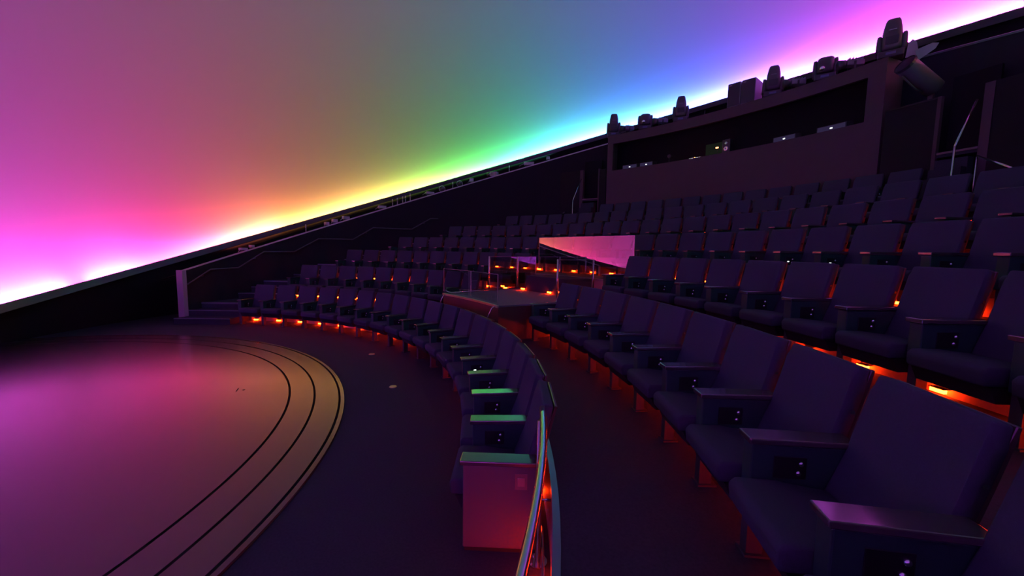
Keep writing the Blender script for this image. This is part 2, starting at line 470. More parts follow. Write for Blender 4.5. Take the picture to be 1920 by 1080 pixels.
# ================================================================== CENTRAL PLATFORM with glass guards
PA0, PA1, PR0, PR1, PZ = .474, .734, 8.05, 10.69, 1.05
pf = thing('viewing_platform', 'raised grey platform with brass edge between the seat blocks', 'platform', (0, 0, 0))
bm = B(); add_sector(bm, PR0 + .02, PR1, PA0, PA1, .462, PZ - .02); obj('body', bm, M_WOOD, pf)
bm = B(); add_sector(bm, PR0 + .03, PR1, PA0 + .003, PA1 - .003, PZ - .02, PZ); obj('deck', bm, mat('platform_carpet', (.10, .11, .12), .9, spec=.1, bump=.4, bscale=300), pf)
bm = B(); add_sector(bm, PR0, PR0 + .03, PA0, PA1, PZ - .03, PZ + .008); obj('edge_trim', bm, M_BRASS, pf)
bm = B(); add_sector(bm, PR0 - .16, PR0 + .02, PA0 + .01, PA1 - .01, .462, .80, nr=1); obj('front_panel', bm, M_WOOD, pf)
for azb in (PA0 + .012, PA1 - .012):
    bm = B(); add_tube(bm, [pol(PR0 + .01, azb, PZ - .01), pol(PR0 - .05, azb, PZ - .05), pol(PR0 - .15, azb, .80)], .012, 8); obj('corner_bead', bm, M_STEEL, pf, True)
bm = B(); add_sector(bm, 9.95, PR1 - .002, .55, PA1 - .05, PZ, PZ + .34); obj('back_step', bm, M_CARPET, pf)
# bottom rail on the left side
bm = B(); add_tube(bm, [pol(PR0 + .06, PA1 - .004, PZ + .07), pol(PR0 + .10, PA1 - .006, PZ + .03), pol(PR0 + .16, PA1 - .008, PZ + .012), pol(10.1, PA1 - .008, PZ + .012)], .012, 8); obj('bottom_rail', bm, M_STEEL, pf, True)
def pane(p0, p1, z0, z1, m, label, thick=.012, edges=True, name='glass_guard', group=None):
    d = (p1 - p0); L = Vector((d.x, d.y)).length; ang = math.atan2(d.y, d.x)
    t = thing(name, label, 'glass guard', (p0.x, p0.y, z0), ang, group)
    bm = B(); add_box(bm, 0, L, -thick / 2, thick / 2, 0, z1 - z0); obj('pane', bm, m, t)
    if edges:
        bm = B(); add_box(bm, -.001, L + .001, -thick / 2 - .001, thick / 2 + .001, z1 - z0, z1 - z0 + .006); obj('top_edge', bm, M_EDGE, t)
        for x in (0, L):
            bm = B(); add_box(bm, x - .005, x + .005, -thick / 2 - .001, thick / 2 + .001, 0, z1 - z0); obj('edge', bm, M_EDGE, t)
    return t
G = 'glass guards round the platform'
def glass_post(R, az, z0, z1, label):
    p = pol(R, az)
    t = thing('guard_post', label, 'post', (p.x, p.y, z0), az, 'slim posts of the glass guards')
    bm = B(); add_tube(bm, [(0, 0, 0), (0, 0, z1 - z0)], .014, 8); obj('post', bm, M_STEEL, t, True)
    bm = B(); add_tube(bm, [(0, 0, 0), (0, 0, .015)], .035, 12); obj('foot', bm, M_STEEL, t, True)
am = (PA0 + PA1) / 2
pane(pol(8.07, PA1 - .003), pol(8.07, am), PZ + .05, 1.56, M_GLASS2, 'low clear glass guard on the left half of the platform front', group=G)
pane(pol(8.07, am - .002), pol(8.07, PA0 + .003), PZ + .05, 1.56, M_GLASS2, 'low clear glass guard on the right half of the platform front', group=G)
glass_post(9.25, PA1 - .002, PZ, 1.81, 'slim post on the left platform edge nearer the stage')
glass_post(10.08, PA1 - .006, PZ, 1.81, 'slim post on the left platform edge nearer the fourth row')
glass_post(9.25, PA0 + .008, PZ, 1.81, 'slim post on the right platform edge nearer the stage')
glass_post(10.0, PA0 + .002, PZ, 1.81, 'slim post on the right platform edge nearer the fourth row')
pane(pol(9.27, PA1 - .002), pol(10.06, PA1 - .006), PZ + .05, 1.80, M_GLASS, 'reflective glass guard on the left platform edge between two posts', group=G)
pane(pol(10.10, PA1 - .006), pol(10.66, PA1 - .008), PZ + .05, 1.80, M_GLASS, 'reflective teal tinted glass guard at the rear of the left platform edge', group=G)
pane(pol(9.27, PA0 + .008), pol(9.98, PA0 + .002), PZ + .05, 1.80, M_GLASS2, 'clear glass guard on the right platform edge between two posts', group=G)
pane(pol(10.73, .722), pol(10.73, .452), 1.50, 2.26, M_GLASS, 'large mirror like glass guard reflecting orange and pink dome light', group=G)

# ================================================================== SEATS
PROF = [(.300, .340), (.352, .44), (.405, .58), (.448, .74), (.486, .89), (.507, .968)]
def off_prof(prof, d):
    out = []
    for i, (y, z) in enumerate(prof):
        a = prof[max(i - 1, 0)]; b = prof[min(i + 1, len(prof) - 1)]
        ty, tz = b[0] - a[0], b[1] - a[1]; L = math.hypot(ty, tz)
        out.append((y + tz / L * d, z - ty / L * d))
    return out
bm = B(); add_prism(bm, PROF + off_prof(PROF, .075)[::-1], -.258, .258); bevel(bm, .02, 3); ME_BACK = mesh_of('backrest', bm, M_FABRIC, True)
P1 = off_prof(PROF, .078); P2 = off_prof(PROF, .098)
P1 = [(P1[0][0] - .03, P1[0][1] - .07)] + P1; P2 = [(P2[0][0] - .03, P2[0][1] - .07)] + P2
bm = B(); add_prism(bm, P1 + P2[::-1], -.25, .25); bevel(bm, .004, 1); ME_SHELL = mesh_of('back_shell', bm, M_SHELL)
bm = B(); add_prism(bm, [(-.105, .315), (-.115, .40), (-.085, .432), (.10, .425), (.33, .40), (.33, .31)], -.237, .237); bevel(bm, .018, 3); ME_CUSH = mesh_of('seat_cushion', bm, M_FABRIC, True)
bm = B(); add_prism(bm, [(-.03, .22), (-.07, .312), (.38, .308), (.38, .22)], -.235, .235); ME_BASE = mesh_of('seat_base', bm, M_BASE)
bm = B(); add_box(bm, -.046, .046, 0, .46, .30, .590); bevel(bm, .008, 2); ME_ARM = mesh_of('armrest', bm, M_ARM, False)
bm = B(); add_prism(bm, [(-.02, .592), (-.02, .622), (.47, .622), (.485, .592)], -.062, .062); bevel(bm, .006, 2); ME_TOP = mesh_of('armrest_top', bm, M_ARMTOP)
bm = B(); add_box(bm, -.032, .032, .012, .09, 0, .30); add_box(bm, -.05, .05, .0, .12, 0, .012); ME_LEG = mesh_of('leg', bm, M_LEG)
bm = B(); add_box(bm, .0462, .051, .10, .25, .425, .535); bevel(bm, .0015, 1); ME_PLATE = mesh_of('control_panel', bm, M_PLATE)
bm = B(); bmesh.ops.create_uvsphere(bm, u_segments=10, v_segments=6, radius=.014); ME_BTN = mesh_of('button', bm, M_CHROME, True)
bm = B(); add_tube(bm, [(0, 0, 0), (.008, 0, 0)], .011, 10); ME_BOLT = mesh_of('bolt', bm, M_CHROME)
bm = B(); add_box(bm, .051, .0535, .135, .165, .468, .478); ME_IND = mesh_of('indicator_light', bm, M_WHITE_LED)
# end panel for the near end of the front row
bm = B(); add_box(bm, -.05, .05, 0, .47, .03, .590); bevel(bm, .006, 2); ME_END = mesh_of('end_panel', bm, mat('end_panel_laminate', (.085, .075, .085), .5, spec=.4, noise=.05, nscale=6))
bm = B(); add_box(bm, -.04, .04, .01, .46, 0, .03); ME_PLINTH = mesh_of('plinth', bm, M_BASE)
M_SW = mat('switch_plate', (.16, .10, .10), .4)
bm = B(); add_box(bm, .0502, .054, .335, .415, .44, .545); bevel(bm, .0015, 1); ME_SW = mesh_of('switch_plate', bm, M_SW)
bm = B(); add_box(bm, .054, .060, .352, .398, .465, .52); bevel(bm, .0015, 1); ME_SWK = mesh_of('switch_key', bm, mat('switch_key', (.30, .16, .16), .35))

ORD = ['first', 'second', 'third', 'fourth', 'fifth', 'sixth', 'seventh', 'eighth', 'ninth', 'tenth', 'eleventh', 'twelfth', 'thirteenth', 'fourteenth',
       'fifteenth', 'sixteenth', 'seventeenth', 'eighteenth', 'nineteenth', 'twentieth', 'twenty-first', 'twenty-second', 'twenty-third', 'twenty-fourth', 'twenty-fifth', 'twenty-sixth', 'twenty-seventh', 'twenty-eighth']
ROWN = {1: 'front', 2: 'second', 3: 'third', 4: 'fourth', 5: 'fifth', 6: 'sixth', 7: 'back'}
INDIC = {(1, 'L', 14), (4, 'L', 20), (4, 'L', 21)}
def add_arm(root, R, sgn, half, last=False):
    """armrest assembly at the seat's high-azimuth (sgn -1) or low-azimuth (sgn +1) side, radial at its own leg"""
    x = sgn * R * math.sin(half); y = R * math.cos(half) - R
    rz = -sgn * half
    def put(name, me, par=root):
        o = link(name, me, par)
        if par is root: o.location = (x, y, 0); o.rotation_euler = (0, 0, rz)
        return o
    if last and R < 7.5:
        a = put('end_panel', ME_END); put('armrest_top', ME_TOP, a); put('plinth', ME_PLINTH, a); put('switch_plate', ME_SW, a); put('switch_key', ME_SWK, a)
        a['label'] = 'smooth end panel with square switch plate'
        return
    a = put('armrest', ME_ARM); put('armrest_top', ME_TOP, a); put('leg', ME_LEG)
    if sgn < 0:
        c = put('control_panel', ME_PLATE)
        for yy, zz in ((.222, .505), (.212, .458)):
            b = link('button', ME_BTN, c, (.053, yy, zz))
        return c
def seat(row, sec, i, R, z, az, label, group, last):
    half = .5 * SP / R
    p = pol(R, az, z)
    s = thing('theater_seat', label, 'seat', p, az - PI / 2, group)
    link('seat_cushion', ME_CUSH, s); link('seat_base', ME_BASE, s)
    b = link('backrest', ME_BACK, s); link('back_shell', ME_SHELL, b)
    link('bolt', ME_BOLT, b, (.258, .50, .735))
    c = add_arm(s, R, -1, half)
    if (row, sec, i) in INDIC: link('indicator_light', ME_IND, c)
    if last: add_arm(s, R, 1, half, True)
SECT = []
for row in range(1, 8):
    R = ROW_R[row - 1]; z = ROW_Z[row - 1]; da = SP / R
    if row == 1: SECT.append((row, 'L', R, z, LEG0[1], 18))
    elif row == 2: SECT += [(row, 'L', R, z, LEG0[2], 10), (row, 'R', R, z, leg0_from_tl(.449, R), 10)]
    elif row == 3: SECT += [(row, 'L', R, z, LEG0[3], 11), (row, 'R', R, z, leg0_from_tl(.461, R), 11)]
    else:
        n = int(round((2 * LEG0[row] - 2 * AL) / da)); SECT.append((row, 'L', R, z, LEG0[row], n))
for row, sec, R, z, a0, n in SECT:
    da = SP / R
    for i in range(n):
        az = a0 - (i + .5) * da
        if row in (2, 3):
            if sec == 'L': lab = 'grey seat, %s from the left aisle in the %s row, left of the platform' % (ORD[i], ROWN[row])
            else: lab = 'grey seat, %s from the glass platform in the %s row, right of it' % (ORD[i], ROWN[row])
        elif row == 1:
            lab = ('grey front row seat with end panel beside the steel handrail, nearest the camera' if i == n - 1
                   else 'grey seat facing the stage, %s from the left aisle in the front row' % ORD[i])
        elif row == 7: lab = 'grey seat below the control booth, %s from the left in the back row' % ORD[i]
        else: lab = 'grey seat, %s from the left aisle in the %s row' % (ORD[i], ROWN[row])
        g = {1: 'seats of the front row'}.get(row, 'seats of the %s row%s' % (ROWN[row], '' if row not in (2, 3) else (' left of the platform' if sec == 'L' else ' right of the platform')))
        seat(row, sec, i, R, z, az, lab, g, i == n - 1)

# ---- red step lights at the foot of each riser, one per seat leg
bm = B(); add_box(bm, -.055, .055, -.058, 0, .050, .055); add_box(bm, -.012, .012, -.02, 0, .012, .050); ME_HOOD = mesh_of('housing', bm, M_DEV)
bm = B(); add_box(bm, -.05, .05, -.048, -.022, .020, .047); ME_LENS = mesh_of('lens', bm, M_STEP)
BA_MIN, BA_MAX = .39, .845   # the booth front carries the back row's lights
PHASE = {1: .0, 2: -.2, 3: -.38, 4: .15}
for row, sec, R, z, a0, n in SECT:
    da = SP / R
    RE = EDGE[row] if row < 7 else R_BOOTH
    for i in range(n):
        az = a0 - (i + PHASE.get(row, .15)) * da
        if row == 1 and PA0 - .01 < az < PA1 + .01: continue
        if row == 7 and not BA_MIN < az < BA_MAX: continue
        p = pol(RE - (.013 if row < 7 else .001), az, z + .002)
        if row in (2, 3): lab = 'small red step light on the riser behind seat %s of the %s row, %s' % (ORD[i], ROWN[row], 'left block' if sec == 'L' else 'right block')
        else: lab = 'small red step light on the riser behind seat %s of the %s row' % (ORD[i], ROWN[row])
        t = thing('step_light', lab, 'step light', p, az - PI / 2, 'red step lights on the risers')
        link('housing', ME_HOOD, t); link('lens', ME_LENS, t)
for q, az in enumerate((.505, .60, .69)):
    p = pol(9.948, az, PZ)
    t = thing('step_light', 'small red step light at the back of the platform, %s from the right' % ORD[q], 'step light', p, az - PI / 2, 'red step lights on the risers')
    link('housing', ME_HOOD, t); link('lens', ME_LENS, t)

# ================================================================== steel handrail behind the front row's near end
hr = thing('steel_handrail', 'curved polished steel handrail with floor flange beside the front row end', 'handrail', (0, 0, 0))
bm = B(); add_tube(bm, [pol(7.615, -.035 - .012 * i, .945) for i in range(22)], .021, 12); obj('rail', bm, M_STEEL, hr, True)
pb = pol(7.60, -.055)
bm = B(); add_tube(bm, [(pb.x, pb.y, 0), (pb.x, pb.y, .93)], .019, 12); obj('post', bm, M_STEEL, hr, True)
bm = B(); add_tube(bm, [(pb.x, pb.y, 0.001), (pb.x, pb.y, .012)], .062, 20); fl = obj('flange', bm, M_STEEL, hr)
for k in range(4):
    bm = B(); a = k * PI / 2 + .5
    add_tube(bm, [(pb.x + .045 * math.cos(a), pb.y + .045 * math.sin(a), .012), (pb.x + .045 * math.cos(a), pb.y + .045 * math.sin(a), .019)], .008, 8); obj('bolt', bm, M_CHROME, fl)
for azp in (-.27,):
    q = pol(7.60, azp); bm = B(); add_tube(bm, [(q.x, q.y, 0), (q.x, q.y, .93)], .019, 12); obj('post', bm, M_STEEL, hr, True)
q = pol(7.675, -.055)
bm = B(); add_tube(bm, [(pb.x, pb.y, .42), (q.x, q.y, .42)], .008, 8); obj('bracket', bm, M_STEEL, hr, True)
bm = B(); add_tube(bm, [pol(7.63, -.03 - .012 * i, .10) for i in range(20)], .010, 8); obj('lower_rail', bm, M_STEEL, hr, True)
for q_, az in enumerate((-.085, -.16, -.235)):
    p = pol(7.677, az, 0)
    t = thing('step_light', 'small red step light on the riser behind the steel handrail, %s from the seat end' % ORD[q_], 'step light', p, az - PI / 2, 'red step lights on the risers')
    link('housing', ME_HOOD, t); link('lens', ME_LENS, t)

# ================================================================== CONTROL BOOTH
BA0, BA1, BZ0, BZ1 = .382, .852, 2.72, 6.15
OA0, OA1, OZ0, OZ1 = .402, .839, 4.90, 5.85
bt = thing('control_booth', 'dark curved control booth with a long open window behind the back row', 'booth', (0, 0, 0))
def bsec(name, R0, R1, a0, a1, z0, z1, m=M_BOOTH, par=None):
    bm = B(); add_sector(bm, R0, R1, a0, a1, z0, z1); return obj(name, bm, m, par or bt)
RB0, RB1 = R_BOOTH, 17.08
bsec('front_panel', RB0, RB0 + .10, BA0, BA1, BZ0, OZ0)
bsec('fascia', RB0, RB0 + .10, BA0, BA1, OZ1, BZ1)
bsec('jamb', RB0, RB0 + .10, BA0, OA0, OZ0, OZ1)
bsec('jamb', RB0, RB0 + .10, OA1, BA1, OZ0, OZ1)
bsec('roof', RB0 + .10, RB1, BA0, BA1, BZ1 - .10, BZ1)
bsec('side_wall', RB0 + .10, RB1, BA0, BA0 + .006, BZ0, BZ1 - .10)
bsec('side_wall', RB0 + .10, RB1, BA1 - .006, BA1, BZ0, BZ1 - .10)
bsec('back_wall', RB1 - .05, RB1, BA0 + .006, BA1 - .006, BZ0, BZ1 - .10, M_BLACK)
bsec('desk', RB0 + .10, RB0 + .75, BA0 + .006, BA1 - .006, OZ0 - .06, OZ0, M_BLACK)
ZD = OZ0 + .001
# downlights in the booth ceiling
for k, (px, py) in enumerate(((1200, 262), (1304, 240), (1427, 211), (1585, 167))):
    d = ray(px, py); t_ = (BZ1 - .105 - CAM.z) / d.z; p = CAM + d * t_
    R_ = min(max(math.hypot(p.x, p.y), RB0 + .25), RB1 - .2); p = pol(R_, math.atan2(p.y, p.x), BZ1 - .10)
    t = thing('downlight', 'tiny dim downlight in the booth ceiling, %s from the left' % ORD[k], 'downlight', p, 0, 'downlights in the booth')
    bm = B(); add_tube(bm, [(0, 0, 0), (0, 0, -.015)], .045, 14); obj('ring', bm, M_DEV, t)
    bm = B(); add_tube(bm, [(0, 0, -.0155), (0, 0, -.018)], .026, 12); obj('lens', bm, M_SPOTLED, t)
def desk_thing(name, px, label, cat, R=RB0 + .32, group=None, zoff=0.0):
    p = hit_cyl(px, 290, R); az = math.atan2(p.y, p.x)
    return thing(name, label, cat, pol(R, az, ZD + zoff), az - PI / 2, group)
for k, (px, wd, lab) in enumerate(((1185, .55, 'flat control desk with lit edge at the left end of the booth window'), (1216, .48, 'flat control desk beside the leftmost one in the booth'),
                                 (1473, .55, 'flat control desk with white light right of the booth middle'), (1560, .62, 'flat bluish control desk at the right end of the booth window'))):
    t = desk_thing('control_desk', px, lab, 'control desk', RB0 + .26, 'control desks in the booth')
    bm = B(); add_prism(bm, [(-.14, .0), (-.14, .15), (.16, .20), (.16, .0)], -wd / 2, wd / 2); bevel(bm, .006, 1); obj('body', bm, M_DEV2, t)
    bm = B(); add_box(bm, -wd / 2 + .02, wd / 2 - .02, -.1445, -.141, .02, .135); obj('screen', bm, M_SCREEN, t)
    bm = B(); add_box(bm, -.02, .03, -.149, -.1446, .06, .085); obj('indicator_light', bm, M_WHITE_LED, t)
t = desk_thing('paper_sheet_stand', 1338, 'pale green sheet given a faint glow, on a small stand in the booth window', 'sheet stand', RB0 + .3)
bm = B(); add_box(bm, -.26, .26, 0, .012, .06, .40); obj('sheet', bm, M_SHEET_GLOW, t)
bm = B(); add_box(bm, -.05, .05, -.02, .12, 0, .06); obj('foot', bm, M_DEV, t)
t = desk_thing('desk_speaker', 1363, 'small desk speaker with shiny cone in the booth window', 'speaker', RB0 + .28)
bm = B(); add_box(bm, -.12, .12, -.09, .09, .0, .42); bevel(bm, .02, 2); obj('cabinet', bm, M_DEV, t)
for zz, rr in ((.15, .075), (.31, .045)):
    bm = B(); add_tube(bm, [(0, -.090, zz), (0, -.098, zz), (0, -.094, zz)], [rr, rr * .8, rr * .2], 16); obj('cone', bm, M_CHROME, t, True)
t = desk_thing('desk_lamp', 1345, 'tiny reddish desk lamp glowing by the sheet in the booth', 'desk lamp', RB0 + .16)
bm = B(); add_tube(bm, [(0, 0, 0), (0, 0, .16), (0, -.03, .2)], .008, 8); obj('stem', bm, M_DEV, t)
bm = B(); add_box(bm, -.035, .035, -.06, -.02, .19, .225); obj('shade', bm, M_AMBER_LED, t)
t = desk_thing('microphone_stand', 1255, 'round topped desk microphone in the left half of the booth', 'microphone', RB0 + .25)
bm = B(); add_tube(bm, [(0, 0, 0), (0, 0, .01), (0, 0, .012), (0, 0, .2)], [.06, .06, .008, .008], 12); obj('stand', bm, M_DEV, t)
bm = B(); bmesh.ops.create_uvsphere(bm, u_segments=12, v_segments=8, radius=.06, matrix=Matrix.Translation((0, 0, .25))); obj('head', bm, M_DEV2, t, True)
t = desk_thing('indicator_strip', 1303, 'small row of white indicator lights on the booth sill', 'indicator strip', RB0 + .13)
bm = B(); add_box(bm, -.2, .2, -.02, .02, 0, .04); obj('case', bm, M_DEV, t)
for x0, x1 in ((-.17, -.13), (-.11, -.04), (.0, .04), (.05, .12), (.14, .17)):
    bm = B(); add_box(bm, x0, x1, -.023, -.0202, .015, .028); obj('indicator_light', bm, M_WHITE_LED, t)
bm = B(); add_box(bm, -.01, .01, -.01, .01, .04, .05); obj('red_light', bm, M_STEP, t)

# ---- fixtures on the booth roof
def roof_thing(name, px, label, cat, R=RB0 + .28, group=None, spin=0.0):
    p = hit_cyl(px, 180, R); az = math.atan2(p.y, p.x)
    q = pol(R, az, BZ1)
    face = math.atan2(CAM.y - q.y, CAM.x - q.x) + PI / 2     # the fixtures are turned towards the near end of the front row
    return thing(name, label, cat, q, face + spin, group)
def loft(bm, secs, n=14):
    """secs: (z, half_x, half_y, yoff, power)"""
    rings = []
    for z, hx, hy, yo in secs:
        rg = []
        for k in range(n):
            a = 2 * PI * k / n; c, s = math.cos(a), math.sin(a); e = .55
            rg.append(bm.verts.new((math.copysign(abs(c) ** e, c) * hx, math.copysign(abs(s) ** e, s) * hy + yo, z)))
        rings.append(rg)
    for a, b in zip(rings[:-1], rings[1:]):
        for k in range(n): bm.faces.new((a[k], a[(k + 1) % n], b[(k + 1) % n], b[k]))
    bm.faces.new(rings[0][::-1]); bm.faces.new(rings[-1])
def moving_head(px, label, tall=True, spin=0.0):
    t = roof_thing('moving_head_light', px, label, 'stage light', RB0 + .19, 'moving head lights on the booth roof', spin)
    bm = B(); add_box(bm, -.21, .21, -.17, .17, .0, .14); bevel(bm, .025, 2); bs = obj('base', bm, M_DEV, t)
    bm = B(); add_box(bm, -.08, .08, -.1715, -.168, .05, .10); obj('display', bm, mat('dim_display', (.12, .14, .25), .1), bs)
    for s in (-1, 1):
        bm = B(); loft(bm, [(.13, .052, .12, 0), (.28, .050, .115, 0), (.44, .044, .10, 0), (.49, .034, .07, 0)], 12)
        bmesh.ops.translate(bm, verts=bm.verts[:], vec=(s * .200, 0, 0)); obj('yoke_arm', bm, M_DEV2, t, True)
    if tall:
        bm = B(); loft(bm, [(.17, .12, .12, 0), (.21, .168, .155, 0), (.42, .170, .16, 0), (.62, .150, .145, 0), (.74, .125, .12, 0), (.79, .10, .10, 0), (.805, .06, .06, 0)]); hd = obj('head', bm, M_DEV2, t, True)
        bm = B(); add_box(bm, -.06, .06, -.160, -.150, .54, .556); obj('vent', bm, M_EDGE, hd)
        bm = B(); add_box(bm, -.10, .10, -.168, -.157, .26, .42); obj('cover', bm, M_DEV, hd)
    else:
        bm = B(); loft(bm, [(.17, .14, .14, 0), (.21, .172, .20, .02), (.42, .174, .21, .02), (.50, .165, .19, .02), (.53, .13, .14, .02)]); hd = obj('head', bm, M_DEV2, t, True)
        bm = B(); add_tube(bm, [(-.06, -.185, .25), (-.06, -.20, .25)], .05, 14); obj('lens', bm, M_CHROME, hd, True)
    return t
moving_head(1153, 'tall moving head light at the far left of the booth roof')
moving_head(1278, 'tall moving head light second from left on the booth roof')
moving_head(1448, 'tall moving head light right of the speaker box on the booth roof')
moving_head(1662, 'tall moving head light at the right front corner of the booth roof')
moving_head(1212, 'squat moving head light tipped back near the left of the booth roof', False)
moving_head(1543, 'squat moving head light tipped back near the right of the booth roof', False)
M_WASH = mat('wash_light_grey', (.22, .22, .23), .4, spec=.5)
def flat_fixture(px, label):
    t = roof_thing('wash_light', px, label, 'stage light', RB0 + .16, 'small finned wash lights on the booth roof', .5)
    bm = B(); add_box(bm, -.14, .20, -.10, .10, .12, .24); bevel(bm, .012, 1); bd = obj('body', bm, M_WASH, t)
    for k in range(5):
        bm = B(); add_box(bm, -.11 + k * .065, -.095 + k * .065, -.115, .115, .23, .275); obj('fin', bm, M_WASH, bd)
    bm = B(); add_tube(bm, [(-.14, 0, .18), (-.27, 0, .16)], [.085, .11], 14); obj('snout', bm, M_DEV, bd, True)
    bm = B(); add_box(bm, -.05, .05, -.13, .13, 0, .03); add_box(bm, -.02, .02, -.13, -.115, 0, .2); add_box(bm, -.02, .02, .115, .13, 0, .2); obj('bracket', bm, M_DEV, t)
    bm = B(); add_tube(bm, [(.02, 0, .25), (.02, 0, .34)], .007, 6); obj('stem', bm, M_DEV, bd)
flat_fixture(1180, 'small finned wash light between the two leftmost moving heads')
flat_fixture(1242, 'small finned wash light left of the second tall moving head')
flat_fixture(1490, 'small finned wash light between the speaker box and the right squat head')
flat_fixture(1592, 'small finned wash light left of the corner moving head')
# double box
t = roof_thing('loudspeaker_box', 1398, 'boxy twin cabinet loudspeaker on the middle of the booth roof', 'loudspeaker', RB0 + .35)
t.rotation_euler.z -= .35
M_SPK = mat('speaker_grey', (.30, .30, .31), .5)
for x0, x1 in ((-.40, -.06), (-.03, .33)):
    bm = B(); add_box(bm, x0, x1, -.25, .32, .03, .68); bevel(bm, .01, 1); cb = obj('cabinet', bm, M_SPK, t)
    bm = B(); add_box(bm, x0 + .012, x1 - .012, -.262, -.2505, .045, .665); obj('grille', bm, M_DEV, cb)
    bm = B(); add_box(bm, x0 + .05, x0 + .12, -.268, -.262, .60, .63); obj('badge', bm, M_EDGE, cb)
bm = B(); add_box(bm, -.36, .30, -.2, .28, 0, .03); obj('stand', bm, M_DEV, t)
t = roof_thing('support_rod', 1330, 'thin slanting rods lying on the booth roof left of the loudspeaker', 'rod', RB0 + .3)
bm = B(); add_tube(bm, [(-.35, 0, .012), (.35, 0, .08)], .012, 8); obj('rod', bm, M_EDGE, t); bm = B(); add_tube(bm, [(-.1, .05, .01), (-.1, .05, .22)], .01, 8); obj('stem', bm, M_DEV, t)

# ---- guard panel and big spotlight right of the booth
gp = thing('balustrade', 'dark plain balustrade panel to the right of the control booth', 'balustrade', (0, 0, 0))
bm = B(); add_sector(bm, R_BOOTH, R_BOOTH + .06, .328, BA0 - .003, 2.72, 5.0); obj('panel', bm, M_WALL, gp)
bm = B(); add_sector(bm, R_BOOTH - .01, R_BOOTH + .07, .328, BA0 - .003, 5.0, 5.03); obj('cap', bm, M_PLATE, gp)
bm = B(); add_sector(bm, R_BOOTH - .01, R_BOOTH + .08, .3245, .328, 2.72, 5.03); obj('end_strip', bm, M_BOOTH, gp)
gp2 = thing('balustrade', 'narrow dark balustrade panel to the left of the control booth', 'balustrade', (0, 0, 0))
bm = B(); add_sector(bm, R_BOOTH, R_BOOTH + .06, BA1 + .002, .872, 2.72, 5.0); obj('panel', bm, M_WALL, gp2)
bm = B(); add_sector(bm, R_BOOTH - .01, R_BOOTH + .07, .870, .873, 2.72, 5.03); obj('end_strip', bm, M_BOOTH, gp2)
p0 = hit_cyl(1752, 186, R_BOOTH + .12); azs = math.atan2(p0.y, p0.x)
st = thing('follow_spot', 'large tilted cylindrical spotlight with open flaps beside the booth', 'spotlight', pol(R_BOOTH + .14, azs + .004, 5.0), azs - PI / 2)
bm = B(); add_box(bm, -.04, .04, -.03, .03, 0.0, .22); obj('pole', bm, M_BOOTH, st)
a_ = hit_cyl(1751, 166, R_BOOTH + .12); b_ = hit_cyl(1697, 121, R_BOOTH - .50)
inv = Matrix.Rotation(-(azs - PI / 2), 3, 'Z')
la = inv @ (a_ - st.location); lb = inv @ (b_ - st.location)
dr = (lb - la).normalized()
bm = B(); add_tube(bm, [la - dr * .02, la, lb], [.12, .17, .17], 22, cap=False)
r2 = [la, lb]; add_tube(bm, [lb, la + dr * .25], [.155, .15], 22, cap=False)
ob = obj('barrel', bm, mat('spot_barrel', (.13, .12, .13), .4, spec=.5), st, True)
bm = B(); add_tube(bm, [la + dr * .22, la + dr * .23], .16, 22); obj('lens', bm, M_PLATE, st)
sx = dr.cross(Vector((0, 0, 1))).normalized(); sz = sx.cross(dr)
bm = B(); add_tube(bm, [lb - dr * .03, lb + dr * .02], [.18, .18], 22, cap=False); obj('collar', bm, M_DEV, st)
def flap(base, u, v, name='flap'):
    bm = B(); n_ = u.cross(v).normalized() * .006; c = [base - v * .13, base + v * .13, base + u * .25 + v * .08, base + u * .32, base + u * .25 - v * .08]
    A_ = [bm.verts.new(p + n_) for p in c]; B_ = [bm.verts.new(p - n_) for p in c]
    bm.faces.new(A_); bm.faces.new(B_[::-1])
    for i in range(5): bm.faces.new((A_[i], B_[i], B_[(i + 1) % 5], A_[(i + 1) % 5]))
    obj(name, bm, mat('flap_metal', (.30, .28, .30), .5), st)
up_ = Vector((0, 0, 1)); rt_ = inv @ Vector((.75, -.66, 0))
flap(lb + sz * .20 - dr * .02, (up_ + dr * .1).normalized(), rt_ * .75)
flap(lb + rt_ * .15 + up_ * .13, (rt_ * .85 + up_ * .42).normalized(), (dr * .5 + up_ * .35))
bm = B(); add_tube(bm, [la + dr * .15 - sz * .19, la + dr * .3 - sz * .23, lb - sz * .2 - dr * .1], .018, 8); obj('handle', bm, M_DEV, st, True)
